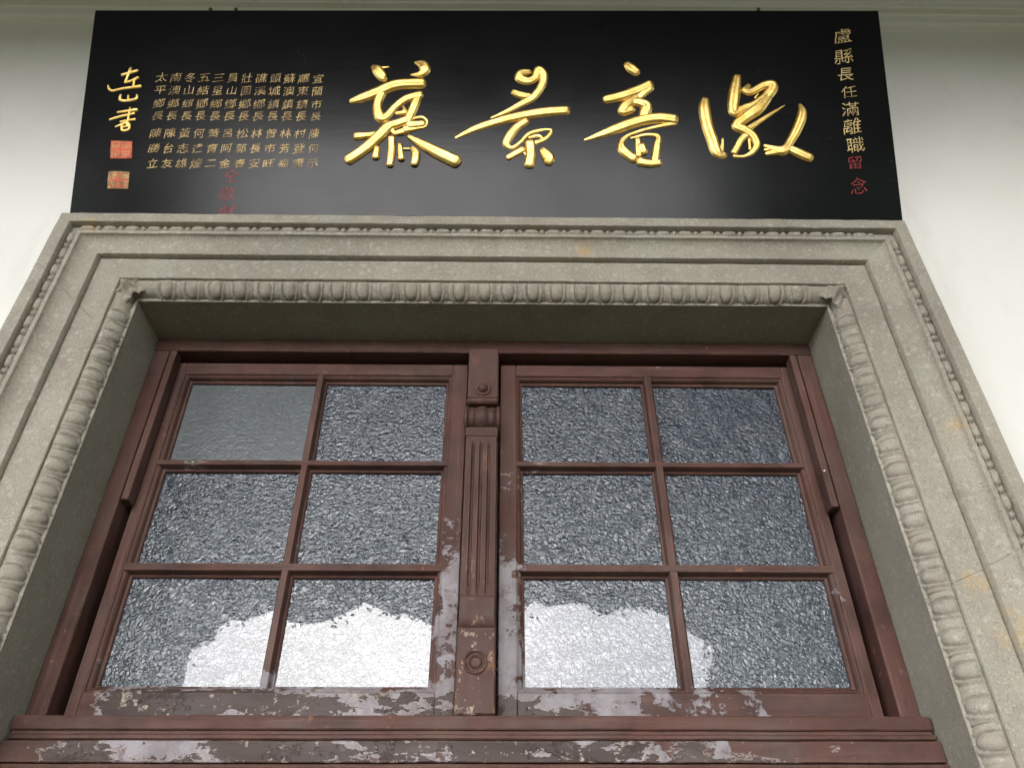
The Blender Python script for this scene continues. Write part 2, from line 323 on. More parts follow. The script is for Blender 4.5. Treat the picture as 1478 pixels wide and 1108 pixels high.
# ---- lettering traced in metres on the plaque's own face (a along, b up the slope, width)
STROKES = {
'moo':[[(-0.2839,0.4132,0.0125),(-0.273,0.4034,0.0249),(-0.2573,0.3813,0.0228),(-0.2509,0.3765,0.0124)],[(-0.2733,0.4083,0.0104),(-0.2444,0.4137,0.0033)],[(-0.1803,0.4271,0.0063),(-0.1613,0.4198,0.0229),(-0.1566,0.405,0.0271),(-0.1665,0.3924,0.0166),(-0.1893,0.3906,0.0042)],[(-0.3316,0.312,0.0123),(-0.3035,0.3221,0.0226),(-0.2675,0.3395,0.0247),(-0.2273,0.3596,0.0256),(-0.1903,0.364,0.0248),(-0.1593,0.3654,0.0256)],[(-0.259,0.3348,0.0226),(-0.266,0.3105,0.0205),(-0.2655,0.2864,0.0224),(-0.2554,0.2651,0.0252),(-0.2415,0.2724,0.0183),(-0.2243,0.2966,0.0164),(-0.2007,0.3186,0.0185),(-0.1765,0.3286,0.0185),(-0.1623,0.3336,0.0165)],[(-0.1664,0.3336,0.0144),(-0.1756,0.3068,0.0205),(-0.1847,0.2779,0.0204),(-0.1939,0.254,0.0224)],[(-0.204,0.2992,0.0041),(-0.2012,0.2825,0.0122),(-0.2214,0.2784,0.0082)],[(-0.1821,0.2636,0.0061),(-0.1578,0.2687,0.0061),(-0.1452,0.257,0.0061),(-0.1508,0.2427,0.0073),(-0.1688,0.2377,0.0101),(-0.197,0.2327,0.0203)],[(-0.1894,0.2446,0.0203),(-0.1531,0.2497,0.0163)],[(-0.1941,0.2587,0.0203),(-0.218,0.2489,0.0203),(-0.2379,0.2392,0.0243),(-0.2607,0.2108,0.0262),(-0.291,0.1779,0.0241),(-0.3272,0.1475,0.0239)],[(-0.23,0.2441,0.0122),(-0.2229,0.223,0.0113),(-0.2009,0.2279,0.0162)],[(-0.3132,0.2125,0.0181),(-0.2892,0.2151,0.0141),(-0.2632,0.2201,0.0121)],[(-0.1881,0.214,0.0081),(-0.1592,0.1957,0.0181),(-0.1222,0.1729,0.0261),(-0.0713,0.1459,0.0288)],[(-0.2612,0.1828,0.012),(-0.2637,0.1551,0.016)],[(-0.2283,0.2088,0.0161),(-0.2266,0.174,0.016),(-0.2287,0.1349,0.0151)],[(-0.2073,0.1904,0.0101),(-0.2023,0.1512,0.014)],[(-0.1767,0.1815,0.01),(-0.1681,0.1654,0.018),(-0.171,0.1378,0.016)],[(-0.2027,0.1789,0.0028),(-0.1827,0.1791,0.0028)]],
'jing':[[(0.1041,0.4035,0.0125),(0.0832,0.3983,0.0209),(0.079,0.3834,0.0229),(0.0998,0.3762,0.0208),(0.1165,0.3864,0.0188),(0.125,0.4088,0.0209),(0.1374,0.3941,0.0209),(0.133,0.3644,0.0187),(0.1121,0.3299,0.0186),(0.0831,0.3101,0.0165),(0.0462,0.288,0.0102),(0.0055,0.2684,0.0033)],[(0.0625,0.3439,0.0145),(0.0832,0.3344,0.0186),(0.1038,0.3322,0.0145)],[(-0.0749,0.213,0.0061),(-0.0308,0.2371,0.0163),(0.0178,0.2566,0.0196),(0.0749,0.274,0.0213),(0.1365,0.2867,0.0226),(0.194,0.2923,0.0226)],[(0.0954,0.2623,0.0163),(0.0709,0.243,0.0183),(0.0547,0.2193,0.0203),(0.0467,0.1981,0.0182),(0.0588,0.1866,0.0101),(0.079,0.2008,0.0081),(0.0993,0.2245,0.0081),(0.1238,0.2342,0.009),(0.1543,0.237,0.0061),(0.1439,0.2157,0.0089),(0.1195,0.2013,0.0101),(0.0992,0.1987,0.0121)],[(0.1013,0.2151,0.0061),(0.1237,0.2201,0.0081),(0.1317,0.2108,0.0061),(0.1114,0.2012,0.0081)],[(0.0509,0.1588,0.0141),(0.0871,0.1823,0.0161)],[(0.1033,0.2011,0.0223),(0.1052,0.1732,0.0222),(0.1011,0.1387,0.024)],[(0.1335,0.1805,0.0161),(0.1474,0.1599,0.0262),(0.1472,0.1461,0.0201)],[(0.0871,0.1753,0.004),(0.1011,0.157,0.0048)]],
'yin':[[(0.3448,0.4293,0.0168),(0.3548,0.4169,0.0231),(0.369,0.4047,0.021)],[(0.2889,0.3249,0.0207),(0.3265,0.3351,0.0228),(0.3688,0.3528,0.0229),(0.4008,0.3704,0.023)],[(0.4005,0.363,0.0208),(0.372,0.3333,0.0166)],[(0.368,0.3357,0.0124),(0.3422,0.3135,0.0227),(0.329,0.2916,0.0227),(0.354,0.2991,0.0186)],[(0.3549,0.3209,0.0166),(0.3875,0.3092,0.0248),(0.3822,0.285,0.0247),(0.3752,0.2682,0.0164)],[(0.2344,0.2097,0.0049),(0.2652,0.2218,0.0142),(0.3107,0.2413,0.0225),(0.3648,0.2633,0.0246),(0.4145,0.2735,0.0247),(0.4554,0.2692,0.0247)],[(0.4569,0.2597,0.0123),(0.4133,0.2496,0.0082),(0.3718,0.2373,0.0074),(0.3385,0.2227,0.0082),(0.3235,0.2038,0.0142),(0.3267,0.1805,0.0223),(0.352,0.1576,0.0202)],[(0.3626,0.2136,0.0122),(0.3625,0.167,0.0141)],[(0.3464,0.2157,0.0049),(0.3835,0.2256,0.0082),(0.4118,0.2212,0.0102),(0.4084,0.1954,0.0163),(0.4,0.149,0.0181)],[(0.3638,0.1509,0.0202),(0.3878,0.1465,0.0181),(0.4121,0.1491,0.0161)],[(0.3698,0.195,0.0183),(0.3751,0.1764,0.0182)]],
'hui':[[(0.5335,0.3281,0.0187),(0.5296,0.3014,0.0269),(0.5327,0.2582,0.0267),(0.542,0.2158,0.0265),(0.5514,0.1785,0.0244),(0.5692,0.1717,0.0162)],[(0.5687,0.2184,0.0061),(0.5647,0.1926,0.0102),(0.5568,0.1693,0.0162)],[(0.618,0.3956,0.0189),(0.6081,0.351,0.0271),(0.6004,0.3071,0.0249),(0.6031,0.2902,0.0207),(0.6228,0.3025,0.0186),(0.6572,0.3175,0.0187),(0.6886,0.3423,0.023),(0.7037,0.3695,0.0252),(0.683,0.3717,0.0189),(0.6477,0.3515,0.0167),(0.6356,0.3563,0.0188),(0.6453,0.3712,0.0105)],[(0.6661,0.3469,0.005),(0.6567,0.3345,0.005)],[(0.6881,0.3374,0.0209),(0.6601,0.303,0.027),(0.629,0.2786,0.0248),(0.6043,0.2544,0.0226),(0.6218,0.2427,0.0226),(0.6409,0.2264,0.0205),(0.649,0.203,0.0163),(0.637,0.1818,0.0122),(0.6156,0.1699,0.0073),(0.5913,0.1697,0.0081)],[(0.6376,0.2358,0.0164),(0.6135,0.2166,0.0143),(0.5921,0.1789,0.0142)],[(0.6319,0.2168,0.0061),(0.6315,0.1887,0.0061)],[(0.6323,0.2452,0.0144),(0.6609,0.267,0.0103),(0.6919,0.289,0.0075),(0.7274,0.3136,0.0021)],[(0.7651,0.3165,0.0062),(0.7685,0.2899,0.0207),(0.7515,0.2467,0.0206),(0.7292,0.2086,0.0184),(0.7193,0.1921,0.0224),(0.7023,0.1849,0.0224),(0.667,0.1985,0.0082)],[(0.7064,0.1849,0.0204),(0.669,0.1761,0.0081)],[(0.7071,0.1919,0.0122),(0.6659,0.1868,0.0061)],[(0.7234,0.1921,0.0163),(0.7464,0.1784,0.0224),(0.7734,0.1648,0.0203)]],
'sig':[[(-0.8775,0.4009,0.0067),(-0.8851,0.3589,0.0055)],[(-0.8959,0.3805,0.0067),(-0.8597,0.3938,0.0073)],[(-0.8851,0.3589,0.0055),(-0.8692,0.3645,0.0061),(-0.8558,0.3731,0.0073)],[(-0.8636,0.3682,0.0055),(-0.8635,0.3465,0.0048)],[(-0.9253,0.35,0.0036),(-0.92,0.3393,0.0054),(-0.9103,0.3347,0.0054),(-0.89,0.3408,0.0054),(-0.8456,0.3486,0.0073)],[(-0.8904,0.3235,0.0048),(-0.8897,0.3103,0.0066),(-0.8758,0.3066,0.0054),(-0.8525,0.3119,0.0066),(-0.8512,0.324,0.0048)],[(-0.8722,0.323,0.0042),(-0.8701,0.3088,0.0048)]],
'shu':[[(-0.8625,0.2876,0.0042),(-0.862,0.2331,0.0054)],[(-0.8904,0.2731,0.0048),(-0.8451,0.2814,0.0078)],[(-0.8786,0.2644,0.0042),(-0.8496,0.2708,0.0048)],[(-0.9053,0.2528,0.0048),(-0.8783,0.2627,0.006),(-0.861,0.2671,0.0048)],[(-0.879,0.2469,0.0048),(-0.8457,0.2543,0.006)],[(-0.8888,0.2328,0.0042),(-0.8652,0.2446,0.0054)],[(-0.8752,0.2417,0.0042),(-0.871,0.2236,0.0059),(-0.8566,0.2262,0.0053),(-0.8568,0.2419,0.0048)],[(-0.8724,0.2326,0.0036),(-0.8578,0.2349,0.0036)]],
}
NAMES = [
[('宜',-0.4161,0.3759,0.028),('蘭',-0.4155,0.3397,0.0278),('市',-0.4148,0.302,0.0277),('長',-0.4142,0.2676,0.0275),('陳',-0.4133,0.2201,0.0273),('何',-0.4126,0.179,0.0271),('示',-0.4119,0.1385,0.027)],
[('羅',-0.4509,0.3758,0.028),('東',-0.4502,0.3396,0.0278),('鎮',-0.4494,0.3018,0.0277),('長',-0.4487,0.2674,0.0275),('村',-0.4477,0.2199,0.0273),('登',-0.4469,0.1787,0.0271),('庸',-0.4461,0.1381,0.0269)],
[('蘇',-0.4857,0.3757,0.028),('澳',-0.4848,0.3394,0.0278),('鎮',-0.484,0.3016,0.0277),('長',-0.4832,0.2672,0.0275),('林',-0.4821,0.2196,0.0273),('芳',-0.4812,0.1784,0.0271),('福',-0.4803,0.1377,0.0269)],
[('頭',-0.5204,0.3756,0.028),('城',-0.5195,0.3393,0.0279),('鎮',-0.5186,0.3014,0.0277),('長',-0.5177,0.2669,0.0275),('曾',-0.5165,0.2193,0.0273),('市',-0.5155,0.178,0.0271),('旺',-0.5145,0.1373,0.0269)],
[('礁',-0.5552,0.3755,0.028),('溪',-0.5542,0.3391,0.0279),('鄉',-0.5531,0.3012,0.0277),('長',-0.5522,0.2667,0.0275),('林',-0.5509,0.219,0.0273),('長',-0.5498,0.1777,0.0271),('安',-0.5487,0.1369,0.0269)],
[('壯',-0.5899,0.3754,0.0281),('圍',-0.5888,0.339,0.0279),('鄉',-0.5877,0.301,0.0277),('長',-0.5867,0.2665,0.0275),('松',-0.5852,0.2187,0.0273),('郭',-0.584,0.1773,0.0271),('春',-0.5828,0.1365,0.0269)],
[('員',-0.6246,0.3753,0.0281),('山',-0.6234,0.3388,0.0279),('鄉',-0.6222,0.3008,0.0277),('長',-0.6211,0.2662,0.0275),('呂',-0.6196,0.2184,0.0273),('阿',-0.6182,0.177,0.0271),('金',-0.6169,0.1361,0.0269)],
[('三',-0.6593,0.3752,0.0281),('星',-0.658,0.3387,0.0279),('鄉',-0.6567,0.3006,0.0277),('長',-0.6555,0.266,0.0276),('黃',-0.6539,0.2181,0.0273),('育',-0.6524,0.1766,0.0271),('二',-0.651,0.1357,0.0268)],
[('五',-0.694,0.3751,0.0282),('結',-0.6926,0.3386,0.028),('鄉',-0.6912,0.3004,0.0278),('長',-0.6899,0.2658,0.0276),('何',-0.6882,0.2178,0.0273),('達',-0.6866,0.1763,0.0271),('煌',-0.6851,0.1353,0.0268)],
[('冬',-0.7286,0.375,0.0282),('山',-0.7272,0.3384,0.028),('鄉',-0.7257,0.3003,0.0278),('長',-0.7243,0.2655,0.0276),('黃',-0.7224,0.2175,0.0273),('志',-0.7208,0.176,0.0271),('雄',-0.7192,0.1349,0.0268)],
[('南',-0.7633,0.3749,0.0283),('澳',-0.7617,0.3383,0.0281),('鄉',-0.7601,0.3001,0.0278),('長',-0.7587,0.2653,0.0276),('陳',-0.7567,0.2172,0.0273),('台',-0.755,0.1756,0.027),('友',-0.7532,0.1346,0.0268)],
[('太',-0.7979,0.3748,0.0283),('平',-0.7963,0.3381,0.0281),('鄉',-0.7946,0.2999,0.0278),('長',-0.7931,0.265,0.0276),('陳',-0.7909,0.2169,0.0273),('勝',-0.7891,0.1753,0.027),('立',-0.7873,0.1342,0.0268)],
]
DEDICATION = [('盧', 0.8954, 0.522, 0.0512), ('縣', 0.8911, 0.4595, 0.0508), ('長', 0.8895, 0.4069, 0.0469), ('任', 0.8908, 0.3549, 0.0431), ('滿', 0.8888, 0.3048, 0.0462), ('離', 0.887, 0.2564, 0.0492), ('職', 0.8881, 0.204, 0.0488), ('留', 0.8809, 0.1552, 0.0417), ('念', 0.8813, 0.0932, 0.048)]
OFFERING = [('仝', -0.599, 0.1028, 0.0437), ('敬', -0.6035, 0.055, 0.0386), ('獻', -0.5985, 0.0097, 0.0415)]
SEALS = [[(-0.8943, 0.1947), (-0.8429, 0.1935), (-0.8374, 0.1458), (-0.8888, 0.1452)], [(-0.8865, 0.1116), (-0.8376, 0.1104), (-0.8345, 0.0656), (-0.8823, 0.0651)]]
HOOKS = [(-0.7101, 0.582), (-0.6457, 0.583), (0.6954, 0.6034)]
EAVE_Y = -2.5

# ------------------------------------------------------------------ mesh helpers
class MB:
    def __init__(self): self.v = []; self.f = []
    def add(self, vs, fs):
        o = len(self.v); self.v += [tuple(p) for p in vs]; self.f += [tuple(i + o for i in f) for f in fs]
    def grid(self, rows, closed_u=False, closed_v=False):
        n, k = len(rows), len(rows[0]); o = len(self.v)
        for r in rows: self.v += [tuple(p) for p in r]
        for i in range(n if closed_u else n - 1):
            for j in range(k if closed_v else k - 1):
                a, b = i, (i + 1) % n; c, d = j, (j + 1) % k
                self.f.append((o + a * k + c, o + b * k + c, o + b * k + d, o + a * k + d))
    def box(self, x0, x1, y0, y1, z0, z1, bev=0.0015):
        b = min(bev, (x1 - x0) * .45, (y1 - y0) * .45, (z1 - z0) * .45)
        loops = []
        for z, i in ((z0, b), (z0 + b, 0), (z1 - b, 0), (z1, b)):
            X0, X1, Y0, Y1 = x0 + i, x1 - i, y0 + i, y1 - i
            c = b if i == 0 else b * .5
            loops.append([(X0 + c, Y0, z), (X1 - c, Y0, z), (X1, Y0 + c, z), (X1, Y1 - c, z), (X1 - c, Y1, z), (X0 + c, Y1, z), (X0, Y1 - c, z), (X0, Y0 + c, z)])
        o = len(self.v)
        self.grid(loops, closed_v=True)
        self.f.append(tuple(o + k for k in range(7, -1, -1))); self.f.append(tuple(o + 24 + k for k in range(8)))
    def lathe(self, prof, origin, axis='Y', n=32):
        """prof: (radius, distance along the axis)"""
        rows = []
        for r, d in prof:
            row = []
            for k in range(n):
                a = 2 * math.pi * k / n; c, s = r * math.cos(a), r * math.sin(a)
                p = (c, d, s) if axis == 'Y' else ((d, c, s) if axis == 'X' else (c, s, d))
                row.append((origin[0] + p[0], origin[1] + p[1], origin[2] + p[2]))
            rows.append(row)
        self.grid(rows, closed_v=True)
    def build(self, name, mat, parent=None, angle=38.0):
        off = Vector(parent_loc(parent)) if parent else Vector((0, 0, 0))
        me = bpy.data.meshes.new(name)
        me.from_pydata([tuple(Vector(p) - off) for p in self.v], [], self.f)
        me.materials.append(mat)
        me.polygons.foreach_set('use_smooth', [True] * len(me.polygons))
        me.update()
        me.set_sharp_from_angle(angle=R(angle))
        o = bpy.data.objects.new(name, me); COL.objects.link(o)
        if parent: o.parent = parent
        return o

def parent_loc(o):
    p = Vector((0, 0, 0))
    while o is not None: p += o.location; o = o.parent
    return p
def empty(name, loc, label, cat, group=None):
    o = bpy.data.objects.new(name, None); COL.objects.link(o); o.location = loc; o.empty_display_size = 0.1
    tag(o, label, cat, group); return o
def tag(o, label=None, cat=None, group=None, kind=None):
    if label: o['label'] = label
    if cat: o['category'] = cat
    if group: o['group'] = group
    if kind: o['kind'] = kind
    return o
def nz(x, y, z, f=1.0): return noise.noise(Vector((x * f, y * f, z * f)))
def lerp(a, b, t): return a + (b - a) * t
def sstep(a, b, x):
    t = max(0.0, min(1.0, (x - a) / (b - a))); return t * t * (3 - 2 * t)

def sweep(mb, prof, A, B, oa, ob, step=0.02, wear=0.0, joints=()):
    """profile (t, y) carried from A to B in the plane of the wall; oa / ob: outward mitre vectors at the ends"""
    L = math.hypot(B[0] - A[0], B[1] - A[1]); n = max(1, int(L / step)); rows = []
    fs = [(i / n, 0.0) for i in range(n + 1)]
    for jt in joints:                            # mason's joints: narrow notches across the run
        fs = [q for q in fs if abs(q[0] - jt) * L > .006] + [(jt - .0022 / L, 0.0), (jt - .0010 / L, .0016), (jt + .0010 / L, .0016), (jt + .0022 / L, 0.0)]
    for f, notch in sorted(fs):
        row = []
        for j, (t, y) in enumerate(prof):
            x = lerp(A[0] + oa[0] * t, B[0] + ob[0] * t, f); z = lerp(A[1] + oa[1] * t, B[1] + ob[1] * t, f)
            if wear:
                d = wear * (nz(x, y * 3, z, 14) + 0.6 * nz(x, y, z, 45)); y2 = y + d
                x += wear * .5 * nz(z, x, y, 30); z += wear * .5 * nz(z, y, x, 30)
            else: y2 = y
            y2 += notch
            row.append((x, y2, z))
        rows.append(row)
    mb.grid(rows)

# ------------------------------------------------------------------ ground and building
GZ = -1.6
g = MB(); g.add([(-150, -150, GZ), (150, -150, GZ), (150, 60, GZ), (-150, 60, GZ)], [(0, 1, 2, 3)])
tag(g.build('ground', M['ground']), kind='structure')

WY = -0.20                                     # face of the plaster
wall = empty('plaster_wall', (0, WY, GZ), 'white plastered wall with a moulded cornice, shaded at the top, behind the stone surround and black plaque', 'wall')
wb = MB()
HX, HB, HT, WX, WT = 0.85, -0.02, 1.25, 7.0, 2.62
xs = [-WX, -HX, HX, WX]; zs = [GZ, HB, HT, WT]
for i in range(3):
    for j in range(3):
        if i == 1 and j == 1: continue
        wb.add([(xs[i], WY, zs[j]), (xs[i + 1], WY, zs[j]), (xs[i + 1], WY, zs[j + 1]), (xs[i], WY, zs[j + 1])], [(0, 1, 2, 3)])
for (x0, z0, x1, z1) in ((-HX, HB, -HX, HT), (-HX, HT, HX, HT), (HX, HT, HX, HB), (HX, HB, -HX, HB)):
    wb.add([(x0, WY, z0), (x1, WY, z1), (x1, 0.15, z1), (x0, 0.15, z0)], [(0, 1, 2, 3)])
wb.add([(-WX, 0.15, GZ), (-HX, 0.15, GZ), (-HX, 0.15, WT), (-WX, 0.15, WT)], [(0, 1, 2, 3)])
wb.add([(HX, 0.15, GZ), (WX, 0.15, GZ), (WX, 0.15, WT), (HX, 0.15, WT)], [(0, 1, 2, 3)])
wb.add([(-HX, 0.15, HT), (HX, 0.15, HT), (HX, 0.15, WT), (-HX, 0.15, WT)], [(0, 1, 2, 3)])
wb.add([(-HX, 0.15, GZ), (HX, 0.15, GZ), (HX, 0.15, HB), (-HX, 0.15, HB)], [(0, 1, 2, 3)])
wb.build('plaster', M['plaster'], wall)
rb = MB(); rx, ry, rz = 2.2, 3.0, 2.4          # the dark room behind the panes
rb.add([(-rx, .152, GZ), (rx, .152, GZ), (rx, ry, GZ), (-rx, ry, GZ), (-rx, .152, rz), (rx, .152, rz), (rx, ry, rz), (-rx, ry, rz)],
       [(0, 1, 2, 3), (4, 5, 6, 7), (0, 3, 7, 4), (1, 2, 6, 5), (2, 3, 7, 6)])
rb.build('room', M['soffit'], wall)
# cornice: bead, fascia, hollow, fillet, running a little out of level like the plaque
cp = [(WY + .002, 2.318)]
for k in range(9):
    a = -math.pi / 2 + math.pi * k / 8; cp.append((WY - .002 - .021 * math.cos(a), 2.335 + .015 * math.sin(a)))
cp += [(WY - .008, 2.351), (WY - .010, 2.392), (WY - .014, 2.396), (WY - .030, 2.397), (WY - .034, 2.401), (WY - .034, 2.420)]
for k in range(1, 9):
    a = math.pi / 2 * k / 8; cp.append((WY - .034 - .07 * (1 - math.cos(a)), 2.420 + .07 * math.sin(a)))
cp += [(WY - .112, 2.492), (WY - .112, 2.53), (WY - .15, 2.535), (WY - .15, WT)]
cb = MB(); rows = []
for i in range(57):
    x = lerp(-WX, WX, i / 56); rows.append([(x, y + .0012 * nz(x, y, z, 3), z + .0050 * x + .0012 * nz(x, z, 5, 3)) for y, z in cp])
cb.grid(rows); cb.build('cornice', M['plaster'], wall)
eb = MB(); eb.box(-WX, WX, EAVE_Y, WY - .10, 2.60, 2.74, .004)
eb.box(-WX, WX, EAVE_Y - .16, EAVE_Y - .001, 2.17, 2.742, .006)      # unseen beam added at the eave's front to shade the upper wall
eb.build('eave', M['soffit'], wall)

# ------------------------------------------------------------------ carved stone surround
W, ZT, ZB = 0.764, 1.165, 0.0
sur = empty('stone_surround', (0, -.19, ZB), 'grey carved stone window surround with egg-and-dart and bead mouldings round the wooden window', 'window surround')
prof = [(-.0012, -.1889), (0.0012, -.1905), (.0035, -.1915), (.0045, -.1905), (.006, -.188)]
for k in range(7):                              # ground of the egg-and-dart
    a = math.pi / 2 * k / 6; prof.append((.008 + .029 * (1 - math.cos(a)), -.188 - .026 * math.sin(a)))
prof += [(.0385, -.2120), (.0385, -.2195), (.0398, -.2212), (.066, -.2210), (.0975, -.2205), (.0990, -.2190), (.0990, -.2165), (.1020, -.2160), (.1024, -.2310), (.1036, -.2328)]
for k in range(0, 11):                          # hollow
    a = math.pi / 2 * k / 10; prof.append((.110 + .0375 * math.sin(a), -.2328 - .0190 * (1 - math.cos(a)) ** 1.1))
prof += [(.1480, -.2525), (.1565, -.2525), (.1580, -.2510), (.1580, -.2400), (.1790, -.2400), (.1790, -.2565), (.1805, -.2590), (.196, -.2592), (.2065, -.2590), (.2080, -.2575), (.2085, -.16)]
TLc, TRc, BLc, BRc = (-W, ZT), (W, ZT), (-W, ZB), (W, ZB)
lb = MB(); sweep(lb, prof, TLc, TRc, (-1, 1), (1, 1), .02, .0011); lb.build('lintel', M['stone'], sur)
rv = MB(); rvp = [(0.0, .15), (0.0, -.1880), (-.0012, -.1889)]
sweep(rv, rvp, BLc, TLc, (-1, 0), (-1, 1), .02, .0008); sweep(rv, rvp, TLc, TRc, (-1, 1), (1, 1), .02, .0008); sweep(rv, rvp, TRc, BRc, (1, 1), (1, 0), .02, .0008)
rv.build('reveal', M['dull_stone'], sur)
for A, B, oa, ob in ((BLc, TLc, (-1, 0), (-1, 1)), (BRc, TRc, (1, 0), (1, 1))):
    jb = MB(); sweep(jb, prof, A, B, oa, ob, .02, .0011, (.885,) if A[0] < 0 else (.42,)); jb.build('jamb', M['stone'], sur)
sb = MB(); sb.box(-1.02, 1.02, -.30, .10, -.11, ZB - .001, .006); sb.build('stone_sill', M['stone'], sur)

PITCH = 0.0535
def egg_height(u, v):
    """relief of one egg: u along the run, v = 0 at the flat, 1 at the lip"""
    du = (u - .5); dv = (v - .36)
    r = math.sqrt((du / .225) ** 2 + (dv / .60) ** 2)
    h = .0085 * max(0.0, 1 - r * r) ** .6 if r < 1 else 0.0
    h += .0055 * math.exp(-((r - 1.45) / .20) ** 2)
    ud = min(u, 1 - u)
    h += .0045 * math.exp(-(ud / .045) ** 2) * (0.55 + .45 * v)
    h += .0035 * math.sin(math.pi * u) ** .5
    h -= .0028 * math.exp(-((r - 1.12) / .10) ** 2)
    return h
def egg_run(A, d, out, length, seed):
    mb = MB(); n = int(round(length / PITCH)); pitch = length / n; per = 26; rows = []
    for i in range(n * per + 1):
        s = i * pitch / per; u = (i % per) / per; row = []
        unit = i // per
        joint = math.exp(-(min(s % (2 * pitch), 2 * pitch - s % (2 * pitch)) / .0016) ** 2)
        for j in range(15):
            v = j / 14; a = math.pi / 2 * (1 - v)
            t = .0055 + .0315 * (1 - math.cos(a)); y = -.1890 - .0255 * math.sin(a)
            # normal of the quarter round: outwards and towards the opening
            ny, nt = -math.sin(a) * .75 - .25, -math.cos(a)
            skew = .10 * math.sin(unit * 2.7 + seed)
            h = egg_height(min(1, max(0, u + skew * (u * (1 - u)))), v) * (0.78 + .34 * nz(unit * 1.7, seed, 0))
            h -= .0075 * joint
            h *= .86 * (sstep(-.01, .16, v) * .8 + .2)
            px = A[0] + d[0] * s + out[0] * t; pz = A[1] + d[1] * s + out[1] * t
            h += .0009 * nz(px, pz, y, 60) + .0010 * nz(px, pz, seed, 22)
            row.append((px + out[0] * nt * h, y + ny * h, pz + out[1] * nt * h))
        rows.append(row)
    mb.grid(rows); return mb
egg_run((-W + .040, ZT), (1, 0), (0, 1), 2 * W - .080, 1).build('egg_and_dart_moulding', M['carved'], sur, 60)
egg_run((-W, ZT - .040), (0, -1), (-1, 0), 1.10, 2).build('egg_and_dart_moulding', M['carved'], sur, 60)
egg_run((W, ZT - .040), (0, -1), (1, 0), 1.10, 3).build('egg_and_dart_moulding', M['carved'], sur, 60)

def bead_run(A, d, out, length, seed):
    """bead and reel: long beads between pairs of round reels"""
    mb = MB(); rows = []; pitch = .0505; n = int(length / pitch)
    seq = []
    for i in range(n):
        s0 = i * pitch
        for k in range(13):
            q = k / 12 * 2 - 1; seq.append((s0 + .0005 + (q + 1) / 2 * .0325, .0098 * max(.30, (1 - abs(q) ** 5) ** .5), i))
        for k in range(9):
            q = k / 8 * 2 - 1; seq.append((s0 + .0345 + (q + 1) / 2 * .0145, .0090 * max(.30, (1 - q * q) ** .5), i + .5))
    for s, r, i in seq:
        r *= 1 + .10 * nz(i * 3.1, seed, 1); row = []
        for k in range(11):
            a = math.pi * k / 10; t = .1685 + .95 * r * math.cos(a); y = -.2405 - 1.15 * r * math.sin(a)
            px = A[0] + d[0] * s + out[0] * t; pz = A[1] + d[1] * s + out[1] * t
            y += .0007 * nz(px, pz, seed, 70)
            row.append((px, y, pz))
        rows.append(row)
    mb.grid(rows); return mb
bead_run((-W - .158, ZT), (1, 0), (0, 1), 2 * W + .33, 4).build('bead_and_reel_moulding', M['carved'], sur, 50)
bead_run((-W, ZT + .155), (0, -1), (-1, 0), 1.30, 5).build('bead_and_reel_moulding', M['carved'], sur, 50)
bead_run((W, ZT + .155), (0, -1), (1, 0), 1.30, 6).build('bead_and_reel_moulding', M['carved'], sur, 50)

def corner_leaf(sx):
    """folded leaf over the mitre: midrib on the diagonal, lobed edges, drilled eyes"""
    mb = MB(); rows = []
    for i in range(31):
        p = i / 30; row = []
        for j in range(31):
            q = j / 30 * 2 - 1
            half = .036 * (0.55 + .45 * math.cos((p - .45) * 2.2)) * (1 + .18 * math.sin(p * 15.0))
            dgl = lerp(-.004, .058, p)         # along the diagonal, outwards from the corner of the opening
            off = q * half
            t1 = (dgl + off) * .7071; t2 = (dgl - off) * .7071
            h = .007 + (.032 * math.sin(math.pi * min(1, p * .85 + .13)) + .0045 * math.cos(p * 15.0)) * (1 - .75 * q * q)
            h += .006 * math.exp(-(q / .16) ** 2) - .004 * math.exp(-((abs(q) - .33) / .12) ** 2)
            for ep, eq in ((.42, .62), (.42, -.62), (.76, .5), (.76, -.5)):
                h -= .017 * math.exp(-((p - ep) ** 2 / .006 + (q - eq) ** 2 / .03))
            h = h + .0012 * nz(t1, t2, sx, 70)
            row.append((sx * (W + t1), -.190 - h, ZT + t2))
        rows.append(row)
    mb.grid(rows); return mb
for sx in (-1, 1): corner_leaf(sx).build('corner_leaf', M['carved'], sur, 60)

# ------------------------------------------------------------------ window frame
FY = -.060
fr = empty('window_frame', (0, 0, .10), 'maroon painted wooden window frame with carved centre post and flaking bottom rails', 'window frame')
hb = MB(); hb.box(-W + .001, W - .001, FY, .145, 1.130, 1.1645, .002); hb.box(-.715, .715, .085, .144, 1.03, 1.129, .001)
hb.build('head', M['paint_across'], fr)
for sx in (-1, 1):
    b = MB(); x0, x1 = sorted((sx * .7285, sx * (W - .001))); b.box(x0, x1, FY, .145, .15, 1.1295, .002)
    x0, x1 = sorted((sx * .672, sx * .728)); b.box(x0, x1, .085, .143, .15, 1.1295, .001)
    b.build('jamb', M['peeling'] if sx < 0 else M['paint'], fr)
    s_ = MB(); x0, x1 = sorted((sx * .7090, sx * .7235)); zc = .742 if sx < 0 else .733
    s_.box(x0, x1, FY - .004, -.034, zc, 1.126, .0012); st = s_.build('guide_strip', M['paint'], fr)
    if sx > 0:
        p = MB(); p.lathe([(0, -.0035), (.0022, -.003), (.003, -.0015), (.003, 0)], (.7135, FY - .0042, .815)); p.build('nail_head', M['brass'], st)

